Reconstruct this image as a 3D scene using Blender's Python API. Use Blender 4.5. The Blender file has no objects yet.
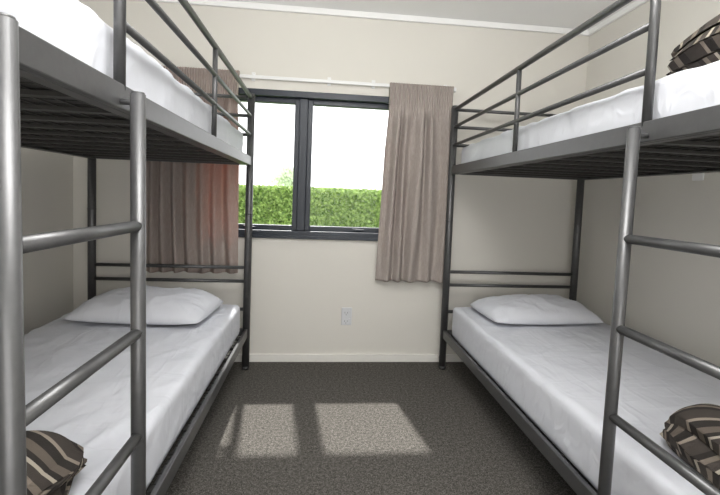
import bpy, bmesh, math, random
from mathutils import Vector, Matrix, noise
random.seed(4)
scene = bpy.context.scene
scene.view_settings.view_transform = 'Standard'
COL = scene.collection

# ---------------------------------------------------------------- constants
D = 2.86; XL = -1.60; XR = 1.86; YN = -1.0; H = 2.40
CAMH = 1.158

# ---------------------------------------------------------------- materials
def new_mat(name):
    m = bpy.data.materials.new(name); m.use_nodes = True
    nt = m.node_tree; b = nt.nodes['Principled BSDF']
    return m, nt, b

def simple(name, col, rough=0.6, metal=0.0, var=0.06, scale=8.0, bump=0.0, bscale=60.0, bdist=0.002, spec=0.5):
    m, nt, b = new_mat(name)
    N = nt.nodes; L = nt.links
    tc = N.new('ShaderNodeTexCoord')
    nz = N.new('ShaderNodeTexNoise'); nz.inputs['Scale'].default_value = scale; nz.inputs['Detail'].default_value = 4
    L.new(tc.outputs['Object'], nz.inputs['Vector'])
    r = N.new('ShaderNodeValToRGB')
    c = Vector(col)
    r.color_ramp.elements[0].position = 0.3; r.color_ramp.elements[1].position = 0.7
    r.color_ramp.elements[0].color = (*(c * (1 - var)), 1)
    r.color_ramp.elements[1].color = (*[min(1, v) for v in (c * (1 + var))], 1)
    L.new(nz.outputs['Fac'], r.inputs['Fac']); L.new(r.outputs['Color'], b.inputs['Base Color'])
    b.inputs['Roughness'].default_value = rough; b.inputs['Metallic'].default_value = metal
    b.inputs['Specular IOR Level'].default_value = spec
    if bump > 0:
        n2 = N.new('ShaderNodeTexNoise'); n2.inputs['Scale'].default_value = bscale; n2.inputs['Detail'].default_value = 3
        L.new(tc.outputs['Object'], n2.inputs['Vector'])
        bp = N.new('ShaderNodeBump'); bp.inputs['Strength'].default_value = bump; bp.inputs['Distance'].default_value = bdist
        L.new(n2.outputs['Fac'], bp.inputs['Height']); L.new(bp.outputs['Normal'], b.inputs['Normal'])
    return m

M_wall = simple('wall_paint', (0.71, 0.686, 0.630), 0.85, var=0.012, scale=2, bump=0.10, bscale=220)
M_ceil = simple('ceiling_paint', (0.90, 0.90, 0.885), 0.9, var=0.01, scale=2)
M_trim = simple('white_trim_paint', (0.82, 0.80, 0.75), 0.5, var=0.02)
M_metal = simple('grey_powdercoat_metal', (0.105, 0.105, 0.106), 0.38, metal=0.55, var=0.05, scale=60, bump=0.10, bscale=300, bdist=0.0006, spec=0.4)
M_metaldk = simple('dark_steel_wire', (0.055, 0.053, 0.05), 0.5, metal=0.4, var=0.1)
M_plast = simple('black_plastic', (0.03, 0.03, 0.03), 0.5)
M_frame = simple('charcoal_aluminium', (0.013, 0.018, 0.028), 0.38, metal=0.1, var=0.05)
M_white = simple('white_plastic', (0.80, 0.80, 0.79), 0.35, var=0.01)
M_plate = simple('grey_white_plastic', (0.64, 0.65, 0.66), 0.35, var=0.01)
M_slot = simple('socket_slot_grey', (0.15, 0.15, 0.15), 0.5)
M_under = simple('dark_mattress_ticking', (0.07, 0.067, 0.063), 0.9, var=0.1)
M_lawn = simple('lawn_grass', (0.16, 0.26, 0.07), 0.9, var=0.3, scale=20)
M_bark = simple('pale_tree_bark', (0.6, 0.58, 0.52), 0.9, var=0.1, scale=30)

def sheet_mat():
    m, nt, b = new_mat('white_cotton_sheet'); N = nt.nodes; L = nt.links
    b.inputs['Roughness'].default_value = 0.85; b.inputs['Specular IOR Level'].default_value = 0.2
    tc = N.new('ShaderNodeTexCoord')
    n0 = N.new('ShaderNodeTexNoise'); n0.inputs['Scale'].default_value = 5
    L.new(tc.outputs['Object'], n0.inputs['Vector'])
    r = N.new('ShaderNodeValToRGB'); r.color_ramp.elements[0].color = (0.65, 0.663, 0.71, 1); r.color_ramp.elements[1].color = (0.69, 0.702, 0.745, 1)
    L.new(n0.outputs['Fac'], r.inputs['Fac']); L.new(r.outputs['Color'], b.inputs['Base Color'])
    hs = []
    for rot, sc, ds in ((0.5, (2.5, 10.0, 5.0), 0.7), (-0.7, (11.0, 3.0, 5.0), 0.5)):
        mp = N.new('ShaderNodeMapping'); mp.inputs['Rotation'].default_value = (0, 0, rot); mp.inputs['Scale'].default_value = sc
        nz = N.new('ShaderNodeTexNoise'); nz.inputs['Scale'].default_value = 1.0; nz.inputs['Detail'].default_value = 2; nz.inputs['Distortion'].default_value = ds
        L.new(tc.outputs['Object'], mp.inputs['Vector']); L.new(mp.outputs['Vector'], nz.inputs['Vector'])
        s = N.new('ShaderNodeMath'); s.operation = 'SUBTRACT'; s.inputs[1].default_value = 0.5; L.new(nz.outputs['Fac'], s.inputs[0])
        a = N.new('ShaderNodeMath'); a.operation = 'ABSOLUTE'; L.new(s.outputs[0], a.inputs[0])
        mr = N.new('ShaderNodeMapRange'); mr.interpolation_type = 'SMOOTHSTEP'
        mr.inputs['From Min'].default_value = 0; mr.inputs['From Max'].default_value = 0.11; mr.inputs['To Min'].default_value = 1; mr.inputs['To Max'].default_value = 0
        L.new(a.outputs[0], mr.inputs['Value']); hs.append(mr)
    ad = N.new('ShaderNodeMath'); ad.operation = 'ADD'; L.new(hs[0].outputs[0], ad.inputs[0]); L.new(hs[1].outputs[0], ad.inputs[1])
    bp = N.new('ShaderNodeBump'); bp.inputs['Strength'].default_value = 0.22; bp.inputs['Distance'].default_value = 0.006
    L.new(ad.outputs[0], bp.inputs['Height']); L.new(bp.outputs['Normal'], b.inputs['Normal'])
    return m
M_sheet = sheet_mat()

def carpet():
    m, nt, b = new_mat('speckled_carpet'); N = nt.nodes; L = nt.links
    tc = N.new('ShaderNodeTexCoord')
    n1 = N.new('ShaderNodeTexNoise'); n1.inputs['Scale'].default_value = 200; n1.inputs['Detail'].default_value = 2; n1.inputs['Roughness'].default_value = 0.6
    n3 = N.new('ShaderNodeTexNoise'); n3.inputs['Scale'].default_value = 70; n3.inputs['Detail'].default_value = 4; n3.inputs['Roughness'].default_value = 0.7
    L.new(tc.outputs['Object'], n1.inputs['Vector']); L.new(tc.outputs['Object'], n3.inputs['Vector'])
    av = N.new('ShaderNodeMath'); av.operation = 'MULTIPLY_ADD'; av.inputs[1].default_value = 0.40
    hm = N.new('ShaderNodeMath'); hm.operation = 'MULTIPLY'; hm.inputs[1].default_value = 0.60
    L.new(n1.outputs['Fac'], hm.inputs[0]); L.new(n3.outputs['Fac'], av.inputs[0]); L.new(hm.outputs[0], av.inputs[2])
    r = N.new('ShaderNodeValToRGB'); e = r.color_ramp.elements
    e[0].position = 0.37; e[0].color = (0.030, 0.028, 0.025, 1)
    e[1].position = 0.63; e[1].color = (0.195, 0.183, 0.166, 1)
    x = e.new(0.5); x.color = (0.086, 0.080, 0.072, 1)
    L.new(av.outputs[0], r.inputs['Fac']); L.new(r.outputs['Color'], b.inputs['Base Color'])
    bp = N.new('ShaderNodeBump'); bp.inputs['Strength'].default_value = 0.3; bp.inputs['Distance'].default_value = 0.003
    L.new(n1.outputs['Fac'], bp.inputs['Height']); L.new(bp.outputs['Normal'], b.inputs['Normal'])
    b.inputs['Roughness'].default_value = 1.0; b.inputs['Specular IOR Level'].default_value = 0.05
    return m
M_carpet = carpet()

def curtain_mat(name, fac):
    m, nt, b = new_mat(name); N = nt.nodes; L = nt.links
    tc = N.new('ShaderNodeTexCoord'); mp = N.new('ShaderNodeMapping'); mp.inputs['Scale'].default_value = (220, 220, 30)
    nz = N.new('ShaderNodeTexNoise'); nz.inputs['Scale'].default_value = 1.0; nz.inputs['Detail'].default_value = 2
    L.new(tc.outputs['Object'], mp.inputs['Vector']); L.new(mp.outputs['Vector'], nz.inputs['Vector'])
    r = N.new('ShaderNodeValToRGB'); e = r.color_ramp.elements
    e[0].position = 0.3; e[0].color = (0.335, 0.292, 0.268, 1); e[1].position = 0.7; e[1].color = (0.415, 0.368, 0.338, 1)
    L.new(nz.outputs['Fac'], r.inputs['Fac']); L.new(r.outputs['Color'], b.inputs['Base Color'])
    b.inputs['Roughness'].default_value = 0.9; b.inputs['Specular IOR Level'].default_value = 0.15
    tr = N.new('ShaderNodeBsdfTranslucent'); tr.inputs['Color'].default_value = (0.80, 0.32, 0.14, 1)
    mx = N.new('ShaderNodeMixShader'); mx.inputs['Fac'].default_value = fac
    L.new(b.outputs['BSDF'], mx.inputs[1]); L.new(tr.outputs['BSDF'], mx.inputs[2])
    L.new(mx.outputs['Shader'], N['Material Output'].inputs['Surface'])
    return m
M_curtA = curtain_mat('taupe_curtain_cloth', 0.06)
M_curtB = curtain_mat('taupe_curtain_cloth_thin', 0.20)

def glass_mat():
    m, nt, b = new_mat('window_glass'); N = nt.nodes; L = nt.links
    t = N.new('ShaderNodeBsdfTransparent'); g = N.new('ShaderNodeBsdfGlossy'); g.inputs['Roughness'].default_value = 0.02
    nz = N.new('ShaderNodeTexNoise'); nz.inputs['Scale'].default_value = 2
    mr = N.new('ShaderNodeMapRange'); mr.inputs['To Min'].default_value = 0.006; mr.inputs['To Max'].default_value = 0.010
    mx = N.new('ShaderNodeMixShader')
    L.new(nz.outputs['Fac'], mr.inputs['Value']); L.new(mr.outputs['Result'], mx.inputs['Fac'])
    L.new(t.outputs['BSDF'], mx.inputs[1]); L.new(g.outputs['BSDF'], mx.inputs[2])
    L.new(mx.outputs['Shader'], N['Material Output'].inputs['Surface'])
    return m
M_glass = glass_mat()

def stripe_mat():
    m, nt, b = new_mat('striped_blanket_wool'); N = nt.nodes; L = nt.links
    tc = N.new('ShaderNodeTexCoord'); sp = N.new('ShaderNodeSeparateXYZ')
    L.new(tc.outputs['UV'], sp.inputs['Vector'])
    mu = N.new('ShaderNodeMath'); mu.operation = 'MULTIPLY'; mu.inputs[1].default_value = 7.5
    L.new(sp.outputs['X'], mu.inputs[0])
    fr = N.new('ShaderNodeMath'); fr.operation = 'FRACT'; L.new(mu.outputs[0], fr.inputs[0])
    r = N.new('ShaderNodeValToRGB'); r.color_ramp.interpolation = 'CONSTANT'; e = r.color_ramp.elements
    e[0].position = 0; e[0].color = (0.062, 0.053, 0.047, 1)
    e[1].position = 0.24; e[1].color = (0.27, 0.23, 0.19, 1)
    for p, c in ((0.30, (0.036, 0.032, 0.029, 1)), (0.44, (0.13, 0.108, 0.09, 1)), (0.56, (0.036, 0.032, 0.029, 1)), (0.64, (0.38, 0.34, 0.28, 1)), (0.69, (0.062, 0.053, 0.047, 1)), (0.82, (0.19, 0.16, 0.132, 1)), (0.90, (0.036, 0.032, 0.029, 1))):
        q = e.new(p); q.color = c
    L.new(fr.outputs[0], r.inputs['Fac']); L.new(r.outputs['Color'], b.inputs['Base Color'])
    n2 = N.new('ShaderNodeTexNoise'); n2.inputs['Scale'].default_value = 300
    bp = N.new('ShaderNodeBump'); bp.inputs['Strength'].default_value = 0.4; bp.inputs['Distance'].default_value = 0.003
    L.new(tc.outputs['Object'], n2.inputs['Vector']); L.new(n2.outputs['Fac'], bp.inputs['Height']); L.new(bp.outputs['Normal'], b.inputs['Normal'])
    b.inputs['Roughness'].default_value = 0.95; b.inputs['Specular IOR Level'].default_value = 0.1
    return m
M_blanket = stripe_mat()

def leaf_mat(name='hedge_leaves', c0=(0.09, 0.17, 0.03, 1), c1=(0.42, 0.56, 0.17, 1), sc=16):
    m, nt, b = new_mat(name); N = nt.nodes; L = nt.links
    tc = N.new('ShaderNodeTexCoord'); nz = N.new('ShaderNodeTexNoise'); nz.inputs['Scale'].default_value = sc; nz.inputs['Detail'].default_value = 6
    L.new(tc.outputs['Object'], nz.inputs['Vector'])
    r = N.new('ShaderNodeValToRGB'); e = r.color_ramp.elements
    e[0].position = 0.36; e[0].color = c0; e[1].position = 0.64; e[1].color = c1
    L.new(nz.outputs['Fac'], r.inputs['Fac']); L.new(r.outputs['Color'], b.inputs['Base Color'])
    b.inputs['Roughness'].default_value = 0.6
    tr = N.new('ShaderNodeBsdfTranslucent'); L.new(r.outputs['Color'], tr.inputs['Color'])
    mx = N.new('ShaderNodeMixShader'); mx.inputs['Fac'].default_value = 0.35
    L.new(b.outputs['BSDF'], mx.inputs[1]); L.new(tr.outputs['BSDF'], mx.inputs[2])
    L.new(mx.outputs['Shader'], N['Material Output'].inputs['Surface'])
    return m
M_leaf = leaf_mat()
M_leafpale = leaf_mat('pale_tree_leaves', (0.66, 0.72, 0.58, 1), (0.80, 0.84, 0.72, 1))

# ---------------------------------------------------------------- helpers
def box(bm, x0, x1, y0, y1, z0, z1, mi=0):
    x0, x1 = min(x0, x1), max(x0, x1)
    v = [bm.verts.new(p) for p in ((x0,y0,z0),(x1,y0,z0),(x1,y1,z0),(x0,y1,z0),(x0,y0,z1),(x1,y0,z1),(x1,y1,z1),(x0,y1,z1))]
    for f in ((0,3,2,1),(4,5,6,7),(0,1,5,4),(1,2,6,5),(2,3,7,6),(3,0,4,7)):
        bm.faces.new([v[i] for i in f]).material_index = mi

def fillet(pts, r, n=6):
    pts = [Vector(p) for p in pts]; out = [pts[0]]
    for i in range(1, len(pts) - 1):
        a, b, c = pts[i-1], pts[i], pts[i+1]
        rr = min(r, (a-b).length*0.49, (c-b).length*0.49)
        p0 = b + (a-b).normalized()*rr; p1 = b + (c-b).normalized()*rr
        for k in range(n+1):
            t = k/n; out.append(p0*(1-t)**2 + b*2*t*(1-t) + p1*t*t)
    out.append(pts[-1]); return out

def sweep(bm, pts, r, seg=12, mi=0):
    pts = [Vector(p) for p in pts]; n = len(pts)
    tang = []
    for i in range(n):
        a = pts[max(0, i-1)]; b = pts[min(n-1, i+1)]
        tang.append((b-a).normalized())
    t0 = tang[0]; up = Vector((0,0,1)) if abs(t0.z) < 0.9 else Vector((1,0,0))
    u = t0.cross(up).normalized(); rings = []
    for i in range(n):
        t = tang[i]; u = (u - t*u.dot(t)).normalized(); w = t.cross(u)
        rings.append([bm.verts.new(pts[i] + (u*math.cos(2*math.pi*k/seg) + w*math.sin(2*math.pi*k/seg))*r) for k in range(seg)])
    for i in range(n-1):
        for k in range(seg):
            f = bm.faces.new((rings[i][k], rings[i][(k+1)%seg], rings[i+1][(k+1)%seg], rings[i+1][k])); f.smooth = True; f.material_index = mi
    bm.faces.new(rings[0][::-1]).material_index = mi; bm.faces.new(rings[-1]).material_index = mi

def mk(name, bm, mats, parent=None, origin=(0,0,0), label=None, category=None, kind=None, group=None, smooth=False, bevel=0.0):
    bmesh.ops.translate(bm, verts=bm.verts, vec=-Vector(origin))
    bmesh.ops.recalc_face_normals(bm, faces=bm.faces)
    me = bpy.data.meshes.new(name); bm.to_mesh(me); bm.free()
    if not isinstance(mats, (list, tuple)): mats = [mats]
    for m in mats: me.materials.append(m)
    if smooth:
        for p in me.polygons: p.use_smooth = True
    ob = bpy.data.objects.new(name, me); COL.objects.link(ob)
    ob.location = origin
    if parent:
        ob.parent = parent; ob.location = Vector(origin)
    if label: ob['label'] = label
    if category: ob['category'] = category
    if kind: ob['kind'] = kind
    if group: ob['group'] = group
    if bevel > 0:
        b = ob.modifiers.new('bevel', 'BEVEL'); b.width = bevel; b.segments = 2; b.limit_method = 'ANGLE'
    return ob

def empty(name, loc, label, category, group=None):
    e = bpy.data.objects.new(name, None); e.location = loc; e.empty_display_size = 0.1
    COL.objects.link(e); e['label'] = label; e['category'] = category
    if group: e['group'] = group
    return e

def rounded_box(bm, sx, sy, sz, r, nx, ny, nz, disp=None):
    hx, hy, hz = sx/2, sy/2, sz/2
    cache = {}
    def vert(i, j, k):
        key = (i, j, k)
        if key in cache: return cache[key]
        p = Vector((-hx + sx*i/nx, -hy + sy*j/ny, -hz + sz*k/nz))
        q = Vector((max(-hx+r, min(hx-r, p.x)), max(-hy+r, min(hy-r, p.y)), max(-hz+r, min(hz-r, p.z))))
        d = p - q
        nrm = d.normalized() if d.length > 1e-9 else Vector((0,0,1))
        p2 = q + nrm*r if d.length > 1e-9 else p
        if disp: p2 = p2 + disp(p2, nrm)
        cache[key] = bm.verts.new(p2); return cache[key]
    def quad(a, b, c, d):
        f = bm.faces.new((vert(*a), vert(*b), vert(*c), vert(*d))); f.smooth = True; return f
    for i in range(nx):
        for j in range(ny):
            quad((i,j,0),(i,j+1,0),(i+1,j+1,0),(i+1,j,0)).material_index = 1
            quad((i,j,nz),(i+1,j,nz),(i+1,j+1,nz),(i,j+1,nz))
    for i in range(nx):
        for k in range(nz):
            quad((i,0,k),(i+1,0,k),(i+1,0,k+1),(i,0,k+1))
            quad((i,ny,k),(i,ny,k+1),(i+1,ny,k+1),(i+1,ny,k))
    for j in range(ny):
        for k in range(nz):
            quad((0,j,k),(0,j,k+1),(0,j+1,k+1),(0,j+1,k))
            quad((nx,j,k),(nx,j+1,k),(nx,j+1,k+1),(nx,j,k+1))

def S(name, bm, mat, **kw):
    return mk(name, bm, mat, kind='structure', **kw)

# ---------------------------------------------------------------- room shell
T = 0.14
WX0, WX1, WZ0, WZ1 = -0.86, 0.66, 0.872, 1.852   # window opening
bm = bmesh.new(); box(bm, XL-T, XR+T, YN-T, D+T, -0.12, 0); S('floor', bm, M_carpet, label='dark brown-grey speckled loop pile carpet')
bm = bmesh.new(); box(bm, XL-T, XR+T, YN-T, D+T, H, H+0.12); S('ceiling', bm, M_ceil, label='flat white painted ceiling')
bm = bmesh.new()
box(bm, XL-T, WX0, D, D+T, 0, H); box(bm, WX1, XR+T, D, D+T, 0, H)
box(bm, WX0, WX1, D, D+T, 0, WZ0); box(bm, WX0, WX1, D, D+T, WZ1, H)
S('wall_back', bm, M_wall, label='cream painted wall with the window')
bm = bmesh.new(); box(bm, XL-T, XL, YN-T, D, 0, H); S('wall_left', bm, M_wall, label='cream painted side wall')
bm = bmesh.new(); box(bm, XR, XR+T, YN-T, D, 0, H); S('wall_right', bm, M_wall, label='cream painted side wall')
bm = bmesh.new(); box(bm, XL, XR, YN-T, YN, 0, H); S('wall_front', bm, M_wall, label='cream painted wall')
bm = bmesh.new(); box(bm, XL, XR, D-0.014, D, 0, 0.055); S('baseboard_back', bm, M_trim, bevel=0.003, label='low cream skirting board')
bm = bmesh.new(); box(bm, XL, XL+0.014, YN, D-0.014, 0, 0.055); S('baseboard_left', bm, M_trim, bevel=0.003, label='low cream skirting board')
bm = bmesh.new(); box(bm, XR-0.014, XR, YN, D-0.014, 0, 0.055); S('baseboard_right', bm, M_trim, bevel=0.003, label='low cream skirting board')
for i, (a, b_, c, d_) in enumerate(((XL, XR, D-0.022, D), (XL, XL+0.022, YN, D-0.022), (XR-0.022, XR, YN, D-0.022))):
    bm = bmesh.new(); box(bm, a, b_, c, d_, H-0.04, H); S('trim_%d' % (i+1), bm, M_ceil, bevel=0.006, label='narrow white ceiling cornice strip')

# ---------------------------------------------------------------- window
win = empty('window_1', ((WX0+WX1)/2, D, WZ0), 'charcoal aluminium two-pane window', 'window'); win['kind'] = 'structure'
wo = Vector(win.location)
MX0, MX1 = -0.190, -0.078
def wmk(name, bm, mat, **kw):
    bmesh.ops.translate(bm, verts=bm.verts, vec=-wo)
    return mk(name, bm, mat, parent=win, kind='structure', **kw)
bm = bmesh.new()
f = 0.042
y0, y1 = D-0.012, D+0.10
box(bm, WX0-0.01, WX0+f, y0, y1, WZ0, WZ1); box(bm, WX1-f, WX1+0.01, y0, y1, WZ0, WZ1)
box(bm, WX0+f, WX1-f, y0, y1, WZ0, WZ0+f); box(bm, WX0+f, WX1-f, y0, y1, WZ1-f, WZ1)
box(bm, MX0+0.028, MX1-0.028, y0+0.03, y1, WZ0+f, WZ1-f)
wmk('frame', bm, M_frame, bevel=0.003)
for (a, b_) in ((WX0+f, MX0+0.028), (MX1-0.028, WX1-f)):
    bm = bmesh.new(); g = 0.033; z0, z1 = WZ0+f, WZ1-f; ya, yb = D+0.035, D+0.08
    box(bm, a, a+g, ya, yb, z0, z1); box(bm, b_-g, b_, ya, yb, z0, z1)
    box(bm, a+g, b_-g, ya, yb, z0, z0+g); box(bm, a+g, b_-g, ya, yb, z1-g, z1)
    wmk('sash', bm, M_frame, bevel=0.003)
    bm = bmesh.new(); box(bm, a+g, b_-g, D+0.058, D+0.062, z0+g, z1-g); wmk('pane', bm, M_glass)
    bm = bmesh.new(); cx = (a+b_)/2
    box(bm, cx-0.03, cx+0.03, D+0.020, D+0.035, z0+0.004, z0+0.024); box(bm, cx-0.008, cx+0.05, D+0.006, D+0.020, z0+0.008, z0+0.022)
    wmk('window_latch', bm, M_frame, bevel=0.003)
bm = bmesh.new(); box(bm, WX0-0.015, WX1+0.015, D-0.022, D-0.012, WZ0-0.012, WZ0+0.010); wmk('sill', bm, M_frame, bevel=0.003)

# ---------------------------------------------------------------- outside
bm = bmesh.new(); box(bm, -14, 14, D+T+0.02, 40, -0.5, -0.3); S('ground', bm, M_lawn, label='mown green lawn outside the window')
def leafcloud(fn, n, size):
    bm = bmesh.new()
    for _ in range(n):
        p, nr = fn()
        d = (nr + Vector((random.uniform(-1,1), random.uniform(-1,1), random.uniform(-1,1)))*0.9).normalized()
        u = d.cross(Vector((random.uniform(-1,1), random.uniform(-1,1), random.uniform(-1,1)))).normalized(); w = d.cross(u)
        s = size*random.uniform(0.6, 1.3)
        vs = [bm.verts.new(p + q) for q in (-u*s, w*s*0.5, u*s, -w*s*0.5)]
        bm.faces.new(vs)
    return bm
HY = D+4.2; HT = 1.285
def hedge_pt():
    x = random.uniform(-2.6, 2.8)
    if random.random() < 0.90:
        z = random.uniform(0.45, HT); b_ = 0.05*noise.noise(Vector((x*4, z*4, 0)))
        return Vector((x, HY + b_ + random.uniform(-0.05, 0.06), z)), Vector((0,-1,0.2))
    return Vector((x, HY + random.uniform(0, 0.8), HT + 0.012*noise.noise(Vector((x*2,0,3))) + random.uniform(-0.02, 0.02))), Vector((0,0,1))
bm = leafcloud(hedge_pt, 30000, 0.030)
box(bm, -3.2, 3.6, HY+0.09, HY+0.8, -0.3, HT-0.02)
mk('hedge', bm, M_leaf, origin=(0.2, HY+0.4, -0.3), label='clipped dense green garden hedge on the lawn', category='hedge', kind='stuff')
tree = empty('tree', (-1.75, 22, -0.3), 'small pale sunlit tree standing beyond the hedge', 'tree')
bm = bmesh.new(); sweep(bm, [(0,0,0), (0.03,0,1.2), (0,0,2.4)], 0.07, 10); sweep(bm, [(0.02,0,1.3), (0.35,0,2.3)], 0.035, 8); sweep(bm, [(0.02,0,1.5), (-0.3,0.1,2.4)], 0.035, 8)
mk('trunk', bm, M_bark, parent=tree)
def crown_pt():
    v = Vector((random.gauss(0,1), random.gauss(0,1), random.gauss(0,1))).normalized()*random.random()**0.4
    p = Vector((v.x*0.8, v.y*0.8, 2.4 + v.z*0.75))
    p += Vector((noise.noise(p*2), 0, noise.noise(p*2.3)))*0.25
    return p, v
mk('crown', leafcloud(crown_pt, 1800, 0.09), M_leafpale, parent=tree, kind='stuff')

# ---------------------------------------------------------------- bunk beds
BW_Y0, BW_Y1 = 0.50, 2.735
BCY = (BW_Y0+BW_Y1)/2
ZU = 1.349
def bunk(x_in, x_wall, label, LY, GY, off):
    s = 1 if x_wall > x_in else -1          # +1: wall side at +x
    cx = (x_in+x_wall)/2; W = abs(x_wall-x_in)
    root = empty('bunk_bed', (cx, BCY, 0), label, 'bunk bed', 'matching metal bunk beds')
    def P(a, y, z):  # a: 0 at inner side, W at wall side; world y
        return Vector((s*(a - W/2), y-BCY, z))
    def B(bm, a0, a1, y0, y1, z0, z1, mi=0):
        p = P(a0, y0, z0); q = P(a1, y1, z1); box(bm, p.x, q.x, p.y, q.y, p.z, q.z, mi)
    def part(name, bm, mat=M_metal, parent=root, **kw):
        co = [v.co for v in bm.verts]
        mn = Vector((min(c.x for c in co), min(c.y for c in co), min(c.z for c in co)))
        mxx = Vector((max(c.x for c in co), max(c.y for c in co), max(c.z for c in co)))
        c = (mn+mxx)/2
        ob = mk(name, bm, mat, parent=parent, origin=c, **kw)
        if parent is not root: ob.location = c - parent.location
        return ob
    R = 0.0235; ZT = 1.79
    for a in (0, W):
        for y in (BW_Y0, BW_Y1):
            bm = bmesh.new(); sweep(bm, [P(a, y, 0.012), P(a, y, ZT-0.01)], R, 20)
            sweep(bm, [P(a, y, ZT-0.01), P(a, y, ZT)], R*0.85, 20)
            sweep(bm, [P(a, y, 1.02), P(a, y, 1.03)], R*1.04, 20)
            post = part('post', bm)
            bm = bmesh.new(); sweep(bm, [P(a, y, 0), P(a, y, 0.022)], R*1.05, 20)
            part('foot_cap', bm, M_plast, post, label='black plastic foot cap')
    for zr in (0.235, ZU):
        for a, dirn in ((0, 1), (W, -1)):
            bm = bmesh.new()
            B(bm, a-0.012*dirn, a+0.006*dirn, BW_Y0+R, BW_Y1-R, zr-0.014, zr+0.042)
            B(bm, a+0.006*dirn, a+0.040*dirn, BW_Y0+R, BW_Y1-R, zr-0.014, zr-0.008)
            part('side_rail', bm, bevel=0.005)
        for y, dn in ((BW_Y0, 1), (BW_Y1, -1)):
            bm = bmesh.new(); B(bm, R, W-R, y-0.012, y+0.012, zr-0.012, zr+0.035)
            part('end_rail', bm, bevel=0.003)
        bm = bmesh.new()
        n = 13
        for i in range(n):
            y = BW_Y0+0.10 + (BW_Y1-BW_Y0-0.20)*i/(n-1)
            B(bm, 0.010, W-0.010, y-0.014, y+0.014, zr-0.006, zr+0.004)
        part('slat_base', bm, M_metaldk, label='row of flat dark steel slats')
        bm = bmesh.new()
        for i in range(19):
            a = 0.045 + (W-0.09)*i/18
            B(bm, a-0.0025, a+0.0025, BW_Y0+0.02, BW_Y1-0.02, zr+0.004, zr+0.0075)
        for i in range(44):
            y = BW_Y0+0.04 + (BW_Y1-BW_Y0-0.08)*i/43
            B(bm, 0.02, W-0.02, y-0.002, y+0.002, zr+0.0075, zr+0.010)
        part('wire_mesh', bm, M_metaldk, label='dark welded wire grid')
    for y in (BW_Y0, BW_Y1):
        for zs, nm in (((0.40, 0.585, 0.675), 'headboard'), ((1.53, 1.65, 1.765), 'upper_end_guard')):
            bm = bmesh.new()
            for z in zs: sweep(bm, [P(R*0.5, y, z), P(W-R*0.5, y, z)], 0.011, 12)
            part(nm, bm)
    bm = bmesh.new(); g = 0.0125
    sweep(bm, fillet([P(0, BW_Y1-R*0.5, 1.765), P(0, GY, 1.765), P(0, GY, ZU+0.03)], 0.07), g, 14)
    for z in (1.65, 1.53):
        sweep(bm, [P(0, BW_Y1-R*0.5, z), P(0, GY, z)], 0.010, 12)
    sweep(bm, [P(0, 1.83, 1.765), P(0, 1.83, ZU+0.03)], 0.011, 12)
    part('guard_rail', bm)
    lean = 0.010; r = 0.0160; ZL = 1.368
    def LP(y, z): return P(off - lean*(1-z/1.42), y, z)
    lad = bpy.data.objects.new('ladder', None); COL.objects.link(lad); lad.parent = root
    lad.location = P(off, sum(LY)/2, 0); lad.empty_display_size = 0.05
    for y in LY:
        bm = bmesh.new(); sweep(bm, [LP(y, 0.012), LP(y, ZL)], r, 18)
        sweep(bm, [LP(y, ZL), LP(y, ZL+0.004)], r*0.85, 18)
        sweep(bm, [LP(y, 1.35), P(-0.008, y, 1.35)], 0.007, 8)
        part('ladder_rail', bm, M_metal, lad)
        bm = bmesh.new(); sweep(bm, [LP(y, 0), LP(y, 0.03)], r*1.2, 16); part('foot_cap', bm, M_plast, lad, label='black plastic foot cap')
    for z in (0.095, 0.340, 0.585, 0.830, 1.075):
        bm = bmesh.new(); sweep(bm, [LP(LY[0]+r*0.6, z), LP(LY[1]-r*0.6, z)], 0.0125, 14)
        part('rung', bm, M_metal, lad)
    return root
bunk(-0.460, -1.42, 'silver-grey tubular steel bunk bed with a curtain behind its end', (0.585, 0.98), 1.0, -0.048)
bunk(0.87, 1.79, 'silver-grey tubular steel bunk bed standing in the wall corner', (0.65, 1.04), 1.06, -0.050)

# ---------------------------------------------------------------- mattresses
def mattress(x0, x1, z0, z1, seed, label, amp=0.010):
    cx, cy, cz = (x0+x1)/2, (BW_Y0+BW_Y1)/2, (z0+z1)/2
    sx, sy, sz = abs(x1-x0), 2.12, z1-z0
    def disp(p, n):
        q = Vector((p.x*2.2+seed, p.y*1.3, p.z*2))
        w = noise.noise(q)*0.4
        q2 = Vector((p.x*3+p.y*2.0+seed*2, p.y*6-p.x*5, p.z*4+seed))
        rg = max(0, 1-abs(noise.noise(q2))*2.8)
        q4 = Vector((p.x*6-p.y*3.0+seed, p.y*4+p.x*4, p.z*9+seed))
        rg2 = max(0, 1-abs(noise.noise(q4))*3.8)
        d = w*amp + rg*rg*(3-2*rg)*amp*0.45 + rg2*rg2*(3-2*rg2)*amp*0.3
        if n.z < -0.5: return Vector((0,0,0))
        d *= 0.45 + 0.55*max(0.0, n.z)
        d *= min(1.0, max(0.0, (p.z + sz/2)/0.05))
        return n*d
    bm = bmesh.new(); rounded_box(bm, sx, sy, sz, 0.028, 70, 150, 12, disp)
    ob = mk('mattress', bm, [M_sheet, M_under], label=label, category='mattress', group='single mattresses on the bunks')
    ob.location = (cx, cy, cz)
for (x0, x1, z0, z1, sd, lb, am) in (
    (-1.390, -0.490, 0.2455, 0.450, 1.3, 'single mattress in a rumpled white sheet on a lower bunk', 0.013),
    (0.900, 1.760, 0.2455, 0.452, 5.1, 'single mattress in a smooth white sheet on a lower bunk', 0.009),
    (-1.390, -0.492, ZU+0.0105, 1.536, 8.7, 'single mattress with a rumpled white sheet on an upper bunk', 0.017),
    (0.902, 1.760, ZU+0.0105, 1.514, 12.9, 'white-sheeted upper bunk mattress carrying a folded blanket', 0.015)):
    mattress(x0, x1, z0, z1, sd, lb, am)

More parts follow.
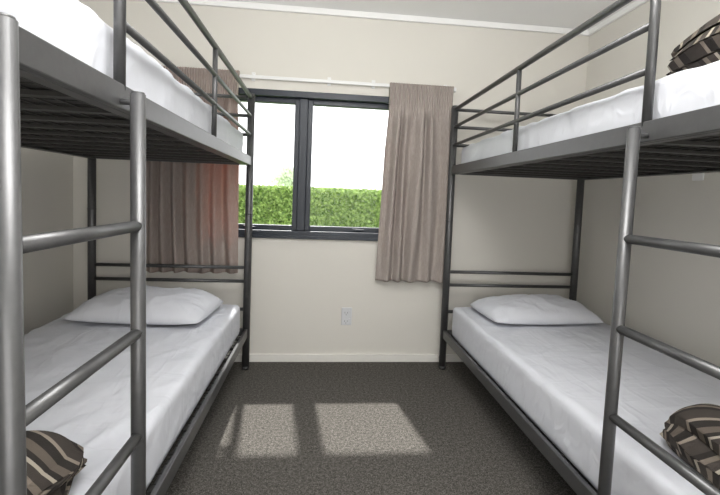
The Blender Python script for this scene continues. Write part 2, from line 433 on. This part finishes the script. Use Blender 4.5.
# ---------------------------------------------------------------- pillows
def pillow(cx, cy, z0, w, d, h, rot, seed, label):
    bm = bmesh.new(); n = 54; m = 40
    top = {}; bot = {}
    for i in range(n+1):
        for j in range(m+1):
            u = -1+2*i/n; v = -1+2*j/m
            k = 1 - 0.06*(abs(u)*abs(v))**3
            ox = u*w/2*(0.97+0.03*(v*v)*abs(u)**4)*k
            oy = v*d/2*(0.96+0.04*(u*u)*abs(v)**4)*k
            t = max(0.0, (1-abs(u)**2.7)*(1-abs(v)**2.6))**0.55
            cr = max(0, 1-abs(noise.noise(Vector((ox*7-oy*6, oy*8+seed, 6))))*3.5)
            w1 = noise.noise(Vector((ox*5+seed, oy*5, 1)))*0.016 + (1-abs(noise.noise(Vector((ox*6+oy*4, oy*9+seed, 3)))))**4*0.012 + cr*cr*0.006
            zt = h*0.78*t + w1*min(1, t*1.6)
            zb = -h*0.20*min(1, t*1.5)
            top[i, j] = bm.verts.new((ox, oy, zt))
            if i in (0, n) or j in (0, m): bot[i, j] = top[i, j]
            else: bot[i, j] = bm.verts.new((ox, oy, zb))
    for i in range(n):
        for j in range(m):
            for dct, rv in ((top, 0), (bot, 1)):
                q = [dct[i,j], dct[i+1,j], dct[i+1,j+1], dct[i,j+1]]
                if rv: q = q[::-1]
                try: f = bm.faces.new(q); f.smooth = True
                except ValueError: pass
    ob = mk('pillow', bm, M_sheet, label=label, category='pillow', group='white bed pillows')
    ob.location = (cx, cy, z0+h*0.20); ob.rotation_euler = (0, 0, rot)
    for p in ob.data.polygons: p.use_smooth = True
pillow(-0.92, 2.37, 0.465, 0.71, 0.47, 0.136, math.radians(-4), 2.2, 'white pillow at the head of the lower bunk by the curtain')
pillow(1.33, 2.42, 0.462, 0.70, 0.43, 0.118, math.radians(2), 7.4, 'white pillow against the end bars of the corner lower bunk')

# ---------------------------------------------------------------- folded blankets
def blanket(cx, cy, z0, w, ln, layers, th, rot, seed, label):
    path = []
    step = th*1.05
    for k in range(layers):
        z = step*(k+0.5); ww = w/2 - 0.012*k - random.uniform(0, 0.01)
        xs = [(-ww + 2*ww*t/14) for t in range(15)]
        if k % 2: xs = xs[::-1]
        for x in xs: path.append(Vector((x, 0, z)))
        if k < layers-1:
            sgn = 1 if k % 2 == 0 else -1
            for a in (-60, -30, 0, 30, 60):
                aa = math.radians(a); path.append(Vector((sgn*(ww + step/2*math.cos(aa)), 0, z + step/2 + step/2*math.sin(aa))))
    n = len(path); loop = []; back = []
    cum = [0.0]
    for i in range(1, n): cum.append(cum[-1] + (path[i]-path[i-1]).length)
    for i in range(n):
        a = path[max(0, i-1)]; b = path[min(n-1, i+1)]; t = (b-a).normalized(); nr = Vector((-t.z, 0, t.x))
        loop.append(path[i]+nr*th*0.44); back.append(path[i]-nr*th*0.44)
    ring = loop + back[::-1]; us = cum + cum[::-1]
    bm = bmesh.new(); M = 48; rows = []; uvl = bm.loops.layers.uv.new('UVMap'); UV = {}
    hh = layers*step
    for j in range(M+1):
        v_ = 2*j/M-1
        y = ln/2*v_; row = []
        for ii, p in enumerate(ring):
            u_ = p.x/(w/2)
            hump = 1 + 0.30*noise.noise(Vector((p.x*5+seed, y*5, 0)))
            bul = 1 - 0.10*abs(v_)**4
            lay = p.z/hh
            yy = y*(1 - 0.06*abs(u_)**3 + 0.07*math.sin(lay*math.pi)) + 0.045*noise.noise(Vector((p.x*4, lay*5, seed)))
            q = Vector((p.x*bul + 0.015*noise.noise(Vector((y*5, lay*3+seed, 2))), yy, p.z*hump))
            q.z *= (1 - 0.22*min(1, abs(u_))**4)*(1 - 0.18*abs(v_)**5)
            q.z = max(0.004, q.z)
            v = bm.verts.new(q); UV[v] = (us[ii]*0.62 + y*0.45 + 0.02*noise.noise(Vector((p.x*6, y*6, seed))), y); row.append(v)
        rows.append(row)
    R_ = len(ring)
    for j in range(M):
        for i in range(R_):
            bm.faces.new((rows[j][i], rows[j][(i+1) % R_], rows[j+1][(i+1) % R_], rows[j+1][i])).smooth = True
    for row in (rows[0], rows[-1]):
        for i in range(n-1):
            bm.faces.new((row[i], row[i+1], row[R_-2-i], row[R_-1-i]))
    for f_ in bm.faces:
        for l in f_.loops: l[uvl].uv = UV[l.vert]
    ob = mk('folded_blanket', bm, M_blanket, label=label, category='blanket', group='folded striped blankets')
    ob.location = (cx, cy, z0); ob.rotation_euler = (0, 0, rot)
blanket(-0.785, 0.79, 0.463, 0.46, 0.50, 4, 0.034, math.radians(95), 1.0, 'folded brown and black striped blanket on rumpled lower bunk')
blanket(1.190, 0.875, 0.459, 0.42, 0.38, 4, 0.035, math.radians(80), 6.0, 'folded brown and black striped blanket on smooth lower bunk')
blanket(1.150, 0.92, 1.527, 0.40, 0.36, 4, 0.032, math.radians(84), 6.5, 'folded brown and black striped blanket on an upper bunk')

# ---------------------------------------------------------------- curtains
def curtain(x0, x1, z0, z1, folds, seed, label, mat, amp=0.024, flare=0.0):
    bm = bmesh.new(); nx = folds*20; nz = 80; rows = []
    cx = (x0+x1)/2
    for k in range(nz+1):
        t = k/nz; z = z1 + (z0-z1)*t; row = []
        for i in range(nx+1):
            s_ = i/nx
            spread = 1 - 0.05*math.sin(min(1, t*3)*math.pi)*0.6 + 0.04*t
            x = cx + (s_-0.5)*(x1-x0)*spread + flare*t*(1-s_)**1.5
            ph = s_*folds*2*math.pi + 3.4*noise.noise(Vector((s_*3.5+seed, t*0.9, 0)))
            a = amp*(0.75+0.7*noise.noise(Vector((s_*4, seed, t*0.9))))
            yb = a*math.cos(ph) + 0.004*noise.noise(Vector((s_*12+seed, t*3, 2)))
            yh = 0.008*math.cos(s_*folds*5*2*math.pi) + (0.006 if 0.025 < t < 0.055 else 0)
            m_ = min(1, max(0, (t-0.05)/0.18)); m_ = m_*m_*(3-2*m_)
            y = yh*(1-m_) + yb*m_
            y = max(-0.034, min(0.028, y))
            row.append(bm.verts.new((x, y, z + (0.010*noise.noise(Vector((s_*7, seed, 5))) if k == nz else 0))))
        rows.append(row)
    for k in range(nz):
        for i in range(nx):
            bm.faces.new((rows[k][i], rows[k+1][i], rows[k+1][i+1], rows[k][i+1])).smooth = True
    ob = mk('curtain', bm, mat, origin=(cx, 0, z1), label=label, category='curtain', group='taupe window curtains')
    ob.location = (cx, 2.795, z1)
    so = ob.modifiers.new('thick', 'SOLIDIFY'); so.thickness = 0.003; so.offset = 0
curtain(0.435, 0.875, 0.590, 1.932, 5, 1.0, 'taupe pleated cloth curtain hanging open beside the window glass', M_curtA, flare=-0.035, amp=0.031)
curtain(-1.20, -0.55, 0.625, 1.945, 8, 4.0, 'taupe pleated cloth curtain hanging behind the bunk end', M_curtB, amp=0.030)

rod = empty('curtain_rod', (-0.17, 2.831, 1.922), 'thin white curtain track fixed above the window', 'curtain rod')
bm = bmesh.new(); box(bm, -1.10, 1.06, -0.004, 0.006, -0.011, 0.011); mk('rail', bm, M_white, parent=rod, bevel=0.003)
for x in (-1.105, 1.065):
    bm = bmesh.new(); box(bm, x-0.007, x+0.007, -0.006, 0.008, -0.014, 0.014); mk('end_cap', bm, M_white, parent=rod, bevel=0.002)
for x in (-0.95, -0.30, 0.20, 0.50, 1.0):
    bm = bmesh.new(); box(bm, x-0.012, x+0.012, 0.018, 0.029, -0.022, 0.034); box(bm, x-0.007, x+0.007, -0.004, 0.020, 0.008, 0.018)
    mk('bracket', bm, M_white, parent=rod, bevel=0.002)

# ---------------------------------------------------------------- wall socket
sk = empty('wall_socket', (0.205, D, 0.325), 'white double power socket plate low on the cream wall', 'wall socket')
bm = bmesh.new(); box(bm, -0.036, 0.036, -0.010, 0, -0.062, 0.062); mk('face_plate', bm, M_plate, parent=sk, bevel=0.004)
for z in (0.025, -0.035):
    bm = bmesh.new()
    box(bm, -0.014, -0.011, -0.0112, -0.010, z-0.004, z+0.008); box(bm, 0.004, 0.007, -0.0112, -0.010, z-0.004, z+0.008); box(bm, -0.005, -0.002, -0.0112, -0.010, z-0.016, z-0.006)
    mk('socket_outlet', bm, M_slot, parent=sk, label='dark angled pin slots')
    bm = bmesh.new(); box(bm, 0.014, 0.024, -0.014, -0.010, z+0.006, z+0.022); mk('switch', bm, M_plate, parent=sk, bevel=0.001)
bm = bmesh.new(); box(bm, -0.010, 0.0, -0.03, 0.03, -0.02, 0.02)
ws = mk('wall_hook', bm, M_white, bevel=0.004, label='small white plastic fitting on the side wall', category='wall fitting'); ws.location = (XR, 1.90, 1.325)

# ---------------------------------------------------------------- lights
def area(name, loc, rot, size, power, col=(1,1,1), sy=None):
    l = bpy.data.lights.new(name, 'AREA'); l.energy = power; l.color = col; l.size = size
    if sy: l.shape = 'RECTANGLE'; l.size_y = sy
    o = bpy.data.objects.new(name, l); COL.objects.link(o); o.location = loc; o.rotation_euler = rot
    return o
area('added_overhead_fill', (0.15, 0.5, 2.34), (0,0,0), 0.7, 20, (1, 0.988, 0.975))  # unseen overhead fill added to brighten the room, not a fitted lamp
area('added_upward_fill', (0.15, 0.45, 1.85), (math.radians(165), 0, 0), 0.4, 44, (1, 0.99, 0.982))  # added fill aimed upward so the ceiling bounces soft light; no fixture here
area('added_front_fill', (0.25, -0.9, 1.1), (math.radians(90), 0, math.radians(8)), 1.9, 37, (1, 0.992, 0.988), 1.7)  # broad fill added behind the camera; the front wall has no doorway
sd = bpy.data.lights.new('sun', 'SUN'); sd.energy = 8.5; sd.angle = math.radians(1.6); sd.color = (1, 0.98, 0.94)
so = bpy.data.objects.new('sun', sd); COL.objects.link(so)
dirv = Vector((0.115, -1, -1.55)); so.rotation_euler = dirv.to_track_quat('-Z', 'Y').to_euler(); so.location = (0, 8, 8)

w = bpy.data.worlds.new('overcast_sky'); scene.world = w; w.use_nodes = True
nt = w.node_tree; bg = nt.nodes['Background']
tc = nt.nodes.new('ShaderNodeTexCoord'); sp = nt.nodes.new('ShaderNodeSeparateXYZ'); rp = nt.nodes.new('ShaderNodeValToRGB')
nt.links.new(tc.outputs['Generated'], sp.inputs['Vector']); nt.links.new(sp.outputs['Z'], rp.inputs['Fac'])
rp.color_ramp.elements[0].color = (1, 1, 1, 1); rp.color_ramp.elements[1].color = (0.88, 0.94, 1, 1)
nt.links.new(rp.outputs['Color'], bg.inputs['Color']); bg.inputs['Strength'].default_value = 2.8

# ---------------------------------------------------------------- camera
F = 415.0; CX, CY = 360.0, 222.0
VX, VY = 321.0, 196.0; ROLL = 0.038
Yd = Vector((VX-CX, -(VY-CY), -F)).normalized()
hx = Vector((1, -ROLL, 0))
Xd = (hx - Yd*hx.dot(Yd)).normalized()
Zd = Xd.cross(Yd)
Rm = Matrix((Xd, Yd, Zd))   # rows: world axes in camera coords => world_from_cam
cam = bpy.data.cameras.new('camera'); co = bpy.data.objects.new('camera', cam); COL.objects.link(co)
cam.sensor_width = 36; cam.lens = F/720*36; cam.shift_x = 0; cam.shift_y = -(247.5-CY)/720
cam.clip_start = 0.02
co.matrix_world = Matrix.Translation((0, 0, CAMH)) @ Rm.to_4x4()
scene.camera = co
